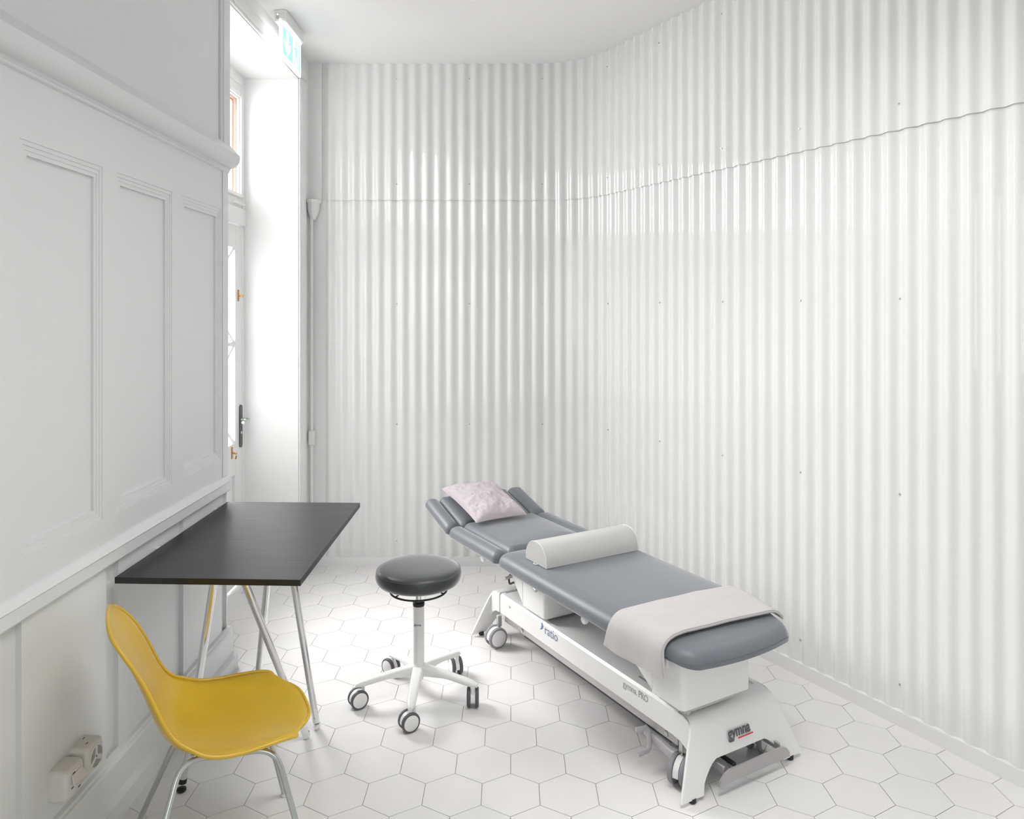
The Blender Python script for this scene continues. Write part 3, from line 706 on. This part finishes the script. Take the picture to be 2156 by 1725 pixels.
# flared end plates with two legs each (extruded sheet following a curved profile)
def endplate(y_in, sgn):
    """sgn -1: near end, flares toward -y"""
    P = [(y_in, 0.247), (y_in+sgn*0.035, 0.247), (y_in+sgn*0.060, 0.238), (y_in+sgn*0.077, 0.218), (y_in+sgn*0.086, 0.190), (y_in+sgn*0.096, 0.145), (y_in+sgn*0.110, 0.085), (y_in+sgn*0.126, 0.014)]
    C_ = catmull([(a, z, 0) for a, z in P], 6); th = 0.010; rows_o = []; rows_i = []
    def half(z):     # outer half width at height z
        t = (0.247-z)/0.233; return 0.200+0.100*max(0, t)**0.95
    def inner(z):    # half width of the arch cut-out (0 above the arch)
        if z > 0.108: return None
        t = (0.108-z)/0.094; return 0.110+0.028*t+0.062*min(1, t*1.6)**0.5
    NX = 8
    b_ = B()
    def row(i, side, off):
        p = C_[i]; a = C_[max(i-1, 0)]; c = C_[min(i+1, len(C_)-1)]; d = Vector((c.x-a.x, c.y-a.y)).normalized(); nr = Vector((-d.y, d.x))*(-sgn)
        return (p.x+nr.x*off, p.y+nr.y*off)
    # outline polygons per strip: upper part full width, lower part two legs
    iz = [p.y for p in C_]; cut = next(i for i, z in enumerate(iz) if z <= 0.108)
    for part in ('full', 'l', 'r'):
        rng = range(0, cut+1) if part == 'full' else range(cut, len(C_)); ls_ = []
        for i in rng:
            z = iz[i]; h_ = half(z)
            if part == 'full': xa, xb = 0.30-h_, 0.30+h_
            else:
                k = inner(min(z, 0.108)); k = k if k is not None else 0.11
                xa, xb = (0.30-h_, 0.30-k) if part == 'l' else (0.30+k, 0.30+h_)
            o0 = row(i, 0, 0); o1 = row(i, 0, th)
            ls_.append([(xa, o0[0], o0[1]), (xb, o0[0], o0[1]), (xb, o1[0], o1[1]), (xa, o1[0], o1[1])])
        b_.loops(ls_)
    return b_.build('end_plate', M_enam, co, smooth=True, angle=50)
ep = endplate(0.112, -1); ep2 = endplate(1.405, 1)
for e_, y in ((ep, -0.004), (ep2, 1.522)):
    b_ = B()
    for x in (0.055, 0.545): b_.lathe([(0.010, 0), (0.014, 0.003), (0.014, 0.016)], (x, y, 0.0005), 16)
    b_.build('rubber_foot', M_black, e_, smooth=True, split=True)
# gymna logo on the near plate (surface leans; y ~ 0.02 at z 0.17)
lx, ly, lz = 0.245, 0.0115, 0.152
tilt = Vector((0, 0.20, 1)).normalized()
text_part('logo_lettering', 'gymna', 0.052, M_tdark, ep, (lx, ly, lz), (1, 0, 0), tilt, 'dark grey gymna lettering', sx=0.82, bold=0.0012)
b_ = B(); b_.box(lx+0.044, lx+0.118, ly-0.0048, ly-0.0025, lz-0.0085, lz-0.0045); b_.build('logo_underline', M_tred, ep)
# inner flank flanges where plate meets the beam
b_ = B()
fl_ = [(0.125, 0.246), (0.078, 0.245), (0.055, 0.237), (0.038, 0.218), (0.029, 0.190), (0.019, 0.145), (0.006, 0.088), (0.030, 0.108), (0.058, 0.134), (0.090, 0.150), (0.125, 0.152)]
for mir in (0, 1):
    pf = [((1.517-y) if mir else y, z) for y, z in fl_]
    for xa in (0.0885, 0.5055): b_.prism(pf, lambda y, z, t: (t, y, z), xa, xa+0.006)
b_.build('flange', M_enam, co, bevel=0.003, split=True)
# control rods below the beam
b_ = B(); b_.box(0.100, 0.112, 0.115, 1.36, 0.118, 0.150); b_.box(0.488, 0.500, 0.115, 1.36, 0.118, 0.150)
rod = b_.build('side_rail', M_alu, co, bevel=0.002, split=True)
b_ = B()
for y in (1.19, 0.175): b_.lathe([(0.011, 0), (0.011, 0.004), (0.006, 0.006)], (0.100, y, 0.135), 16, axis=(-1, 0, 0))
b_.build('rail_bolt', M_steel, rod, smooth=True, split=True)
b_ = B(); b_.box(0.1005, 0.1115, 0.15, 1.17, 0.112, 0.1175); b_.build('rail_gasket', M_black, rod, split=True)
# foot bar frame passing under both ends
b_ = B()
for x in (0.190, 0.470): b_.box(x-0.005, x+0.005, -0.02, 1.45, 0.062, 0.088)
fb2 = b_.build('foot_bar', M_alu, co, bevel=0.002, split=True)
poly = [(0.155, 0.035), (0.510, 0.035), (0.510, 0.050), (0.492, 0.072), (0.470, 0.080), (0.205, 0.080), (0.180, 0.072), (0.160, 0.052)]
b_ = B(); b_.prism(poly, lambda x, z, t: (x, t, z), -0.034, -0.026); b_.build('pedal_bar', M_alu, fb2)
b_ = B(); b_.box(0.22, 0.30, 0.10, 0.22, 0.05, 0.14); b_.box(0.255, 0.275, 0.0, 0.12, 0.055, 0.066); b_.build('motor_housing', M_black, fb2, bevel=0.008)
# side pedal: grey arm with a bent double-ended handle
b_ = B(); b_.loops([[(x, y, z) for x, z in rrect(0.086, 0.112, zc-0.017, zc+0.017, 0.006, 3)] for y, zc in ((0.285, 0.098), (0.27, 0.092), (0.14, 0.078), (0.122, 0.080))])
b_.box(0.100, 0.20, 0.124, 0.150, 0.070, 0.094)
pa = b_.build('pedal_arm', M_gpl, co, smooth=True, angle=30)
b_ = B(); b_.tube(fillet([(0.036, 0.268, 0.120), (0.088, 0.255, 0.120), (0.076, 0.238, 0.050), (0.016, 0.233, 0.050)], 0.020), 0.0085, 12)
b_.build('pedal_handle', M_gpl, pa, smooth=True)
# casters
for x, y, az in ((0.072, 1.365, 180), (0.528, 1.365, 180), (0.106, 0.096, 203), (0.506, 0.110, 203)):
    cs = caster(co, x, y, math.radians(az), 0.10, 0.062, 0.15, M_tyre2, 0.018)
    B().box(x-0.011, x+0.011, y-0.009, y+0.009, 0.098, 0.154).build('bracket', M_steel, cs, bevel=0.002)

# ================================================================== THINGS ON THE COUCH
def cpt(x, y, z):      # couch frame -> world
    c, s_ = math.cos(CA), math.sin(CA); return Vector((0.5621+x*c-y*s_, 2.5072+x*s_+y*c, z))
# half-round bolster
bw = cpt(0.312, 0.985, ZT+0.001)
bo = thing('bolster', 'pale grey half-round vinyl bolster lying across the couch seat', 'bolster', bw, CA)
hl = 0.262; wd = 0.088; hh = 0.098
def bsec(sc):
    out_ = []
    for k in range(25):
        a = PI*k/24; cx_ = math.cos(a); sx_ = math.sin(a)
        out_.append((wd*sc*(abs(cx_)**0.9)*(1 if cx_ > 0 else -1), hh*sx_**0.80*(sc if sc < 1 else 1)))
    return [(wd*sc, 0.0)]+out_[1:-1]+[(-wd*sc, 0.0)]
b_ = B(); ls = []
for x, sc in ((-hl, 0.965), (-hl+0.003, 0.985), (-hl+0.008, 1.0), (0, 1.0), (hl-0.008, 1.0), (hl-0.003, 0.985), (hl, 0.965)):
    ls.append([(x, y, z) for y, z in bsec(sc)])
b_.loops(ls); b_.build('cover', M_lgrey, bo, smooth=True, angle=50)
b_ = B()
for x in (-hl+0.001, hl-0.001): b_.tube([(x, y, z+0.001) for y, z in bsec(0.985)], 0.0016, 6)
b_.build('piping', M_plast, bo, smooth=True, split=True)
b_ = B(); b_.tube(catmull([(-hl-0.001, 0.01, 0.002), (-hl-0.012, 0.0, 0.002), (-hl-0.010, -0.016, 0.002), (-hl, -0.018, 0.002)], 5), 0.002, 6); b_.build('zip_pull', M_plast, bo, smooth=True)

# towel / blanket folded over the foot end
tw = cpt(0.30, 0.22, ZT)
b_ = B(); NU, NV = 26, 84
def towel_pt(u, v, thick):
    """u 0..1 along couch (near->far), v 0..1 across (left hanging end -> right)"""
    y = 0.085+u*0.250+0.012*math.sin(v*5.0)+(0.035*(1-v) if False else 0)
    kx = 1-0.17*max(0, (0.42-y)/0.42)**1.6
    xl = 0.30+(-0.022-0.30)*kx; xr = 0.30+(0.622-0.30)*kx
    ztop = ZT-(0.020*((0.30-y)/0.30)**2.2 if y < 0.30 else 0)
    # path over the cushion cross-section: hanging, rounded edge, top, right edge
    hang = 0.062+0.008*math.sin(u*3)
    path = [(xl-0.016, ztop-0.045-hang), (xl-0.012, ztop-0.045-hang*0.45), (xl-0.006, ztop-0.042), (xl+0.004, ztop-0.020), (xl+0.028, ztop-0.002), (xl+0.075, ztop+0.005), (0.2, ztop+0.006), (0.4, ztop+0.006), (xr-0.075, ztop+0.005), (xr-0.030, ztop-0.001), (xr-0.004, ztop-0.017), (xr+0.012, ztop-0.032)]
    L = [0]
    for i in range(1, len(path)): L.append(L[-1]+math.dist(path[i], path[i-1]))
    t = v*L[-1]
    i = max(k for k in range(len(L)-1) if L[k] <= t+1e-9); f = (t-L[i])/(L[i+1]-L[i])
    p0 = path[max(i-1, 0)]; p1 = path[i]; p2 = path[i+1]; p3 = path[min(i+2, len(path)-1)]
    def cr(a, b2, c, d): return 0.5*((2*b2)+(c-a)*f+(2*a-5*b2+4*c-d)*f*f+(3*b2-a-3*c+d)*f**3)
    x = cr(p0[0], p1[0], p2[0], p3[0]); z = cr(p0[1], p1[1], p2[1], p3[1])
    # normal
    dx, dz = p2[0]-p1[0], p2[1]-p1[1]; l = math.hypot(dx, dz); nxx, nzz = -dz/l, dx/l
    wr = 0.0040*noise.noise(Vector((x*8+y*4, y*15, 1.3)))+0.0012*noise.noise(Vector((x*30+y*20, y*30, 5)))
    if v < 0.16: wr += 0.006*math.sin(u*11)*(0.16-v)/0.16
    yshift = -0.020*(max(0, 0.12-v)/0.12)+0.022*max(0, (0.12-v))/0.12*(u*2)
    o_ = max(wr, -0.001)+thick
    return Vector((x+nxx*o_, y+yshift, z+nzz*o_))
top = []; 
for j in range(NV+1):
    v = j/NV; ring = []
    for i in range(NU+1): ring.append(towel_pt(i/NU, v, 0.012+0.001*math.sin(i/NU*PI)))
    # far edge roll, then back underneath, near edge fold
    ring.append(towel_pt(1.012, v, 0.008)); ring.append(towel_pt(1.0, v, 0.003))
    for i in range(NU-1, -1, -3): ring.append(towel_pt(i/NU, v, 0.003))
    ring.append(towel_pt(-0.012, v, 0.002)); ring.append(towel_pt(-0.020, v, 0.005)); ring.append(towel_pt(-0.018, v, 0.0085)); ring.append(towel_pt(-0.010, v, 0.011))
    top.append([p-Vector((0.30, 0.22, ZT)) for p in ring])
b_.loops(top)
to = b_.build('towel', M_towel, smooth=True, angle=70); to.location = tw; to.rotation_euler = (0, 0, CA)
tag(to, 'pale taupe jersey towel folded across the foot end of the couch', 'towel')
b_ = B(); pts = [towel_pt(-0.004, j/60, 0.0125)-Vector((0.30, 0.22, ZT)) for j in range(61)]
b_.tube(pts, 0.0009, 5); b_.build('hem_seam', M_alu, to)

# pillow
b_ = B(); N = 60
cor = {(0, 0): Vector((0.085, 1.635, 0.545)), (1, 0): Vector((0.400, 1.630, 0.548)), (0, 1): Vector((0.098, 2.105, 0.628)), (1, 1): Vector((0.430, 2.075, 0.628))}
pc = Vector((0.255, 1.86, 0.55))
def pil(u, v, side):
    p = (cor[(0, 0)]*(1-u)*(1-v)+cor[(1, 0)]*u*(1-v)+cor[(0, 1)]*(1-u)*v+cor[(1, 1)]*u*v)
    a, c = 2*u-1, 2*v-1
    e_ = max(0, (1-abs(a)**2.6))*max(0, (1-abs(c)**2.6))
    # sides pulled in between the corners
    d = Vector((-a*0.012*(1-c*c), -c*0.014*(1-a*a), 0))
    h_ = 0.066*(e_**0.42)
    wr = 0.0
    if side > 0:
        q = Vector((u*5.0, v*5.0, 2.2)); wr = 0.014*noise.noise(q)-0.010*abs(noise.noise(Vector((u*6+v*4, v*9-u*3, 7))))
        wr -= 0.012*abs(noise.noise(Vector((u*6, v*22, 3.1))))*max(0, 1-v*1.6)+0.007*abs(noise.noise(Vector((u*15+v*9, v*15-u*6, 9.1))))
    fade = min(1, 6*(1-max(abs(a), abs(c))))
    return p+d+Vector((0, -0.25*h_*side*0.3, (h_ if side > 0 else -h_*0.10)+wr*fade))
topv = [[pil(i/N, j/N, 1) for i in range(N+1)] for j in range(N+1)]
botv = [[pil(i/N, j/N, -1) for i in range(N+1)] for j in range(N+1)]
vs = [v-pc for r_ in topv for v in r_]+[v-pc-Vector((0, 0, 0.0015)) for r_ in botv for v in r_]; K = (N+1)**2; fs = []
for j in range(N):
    for i in range(N):
        a = j*(N+1)+i; fs.append((a, a+1, a+N+2, a+N+1)); fs.append((K+a, K+a+N+1, K+a+N+2, K+a+1))
bd = [i for i in range(N+1)]+[j*(N+1)+N for j in range(1, N+1)]+[N*(N+1)+i for i in range(N-1, -1, -1)]+[j*(N+1) for j in range(N-1, 0, -1)]
for k in range(len(bd)): a, c = bd[k], bd[(k+1) % len(bd)]; fs.append((a, K+a, K+c, c))
b_.add(vs, fs)
pi_ = b_.build('pillow', M_pil, smooth=True, angle=120, subd=1); pw = cpt(pc.x, pc.y, pc.z); pi_.location = pw; pi_.rotation_euler = (0, 0, CA)
tag(pi_, 'crumpled pale mauve cotton pillow on the raised head rest of the couch', 'pillow')
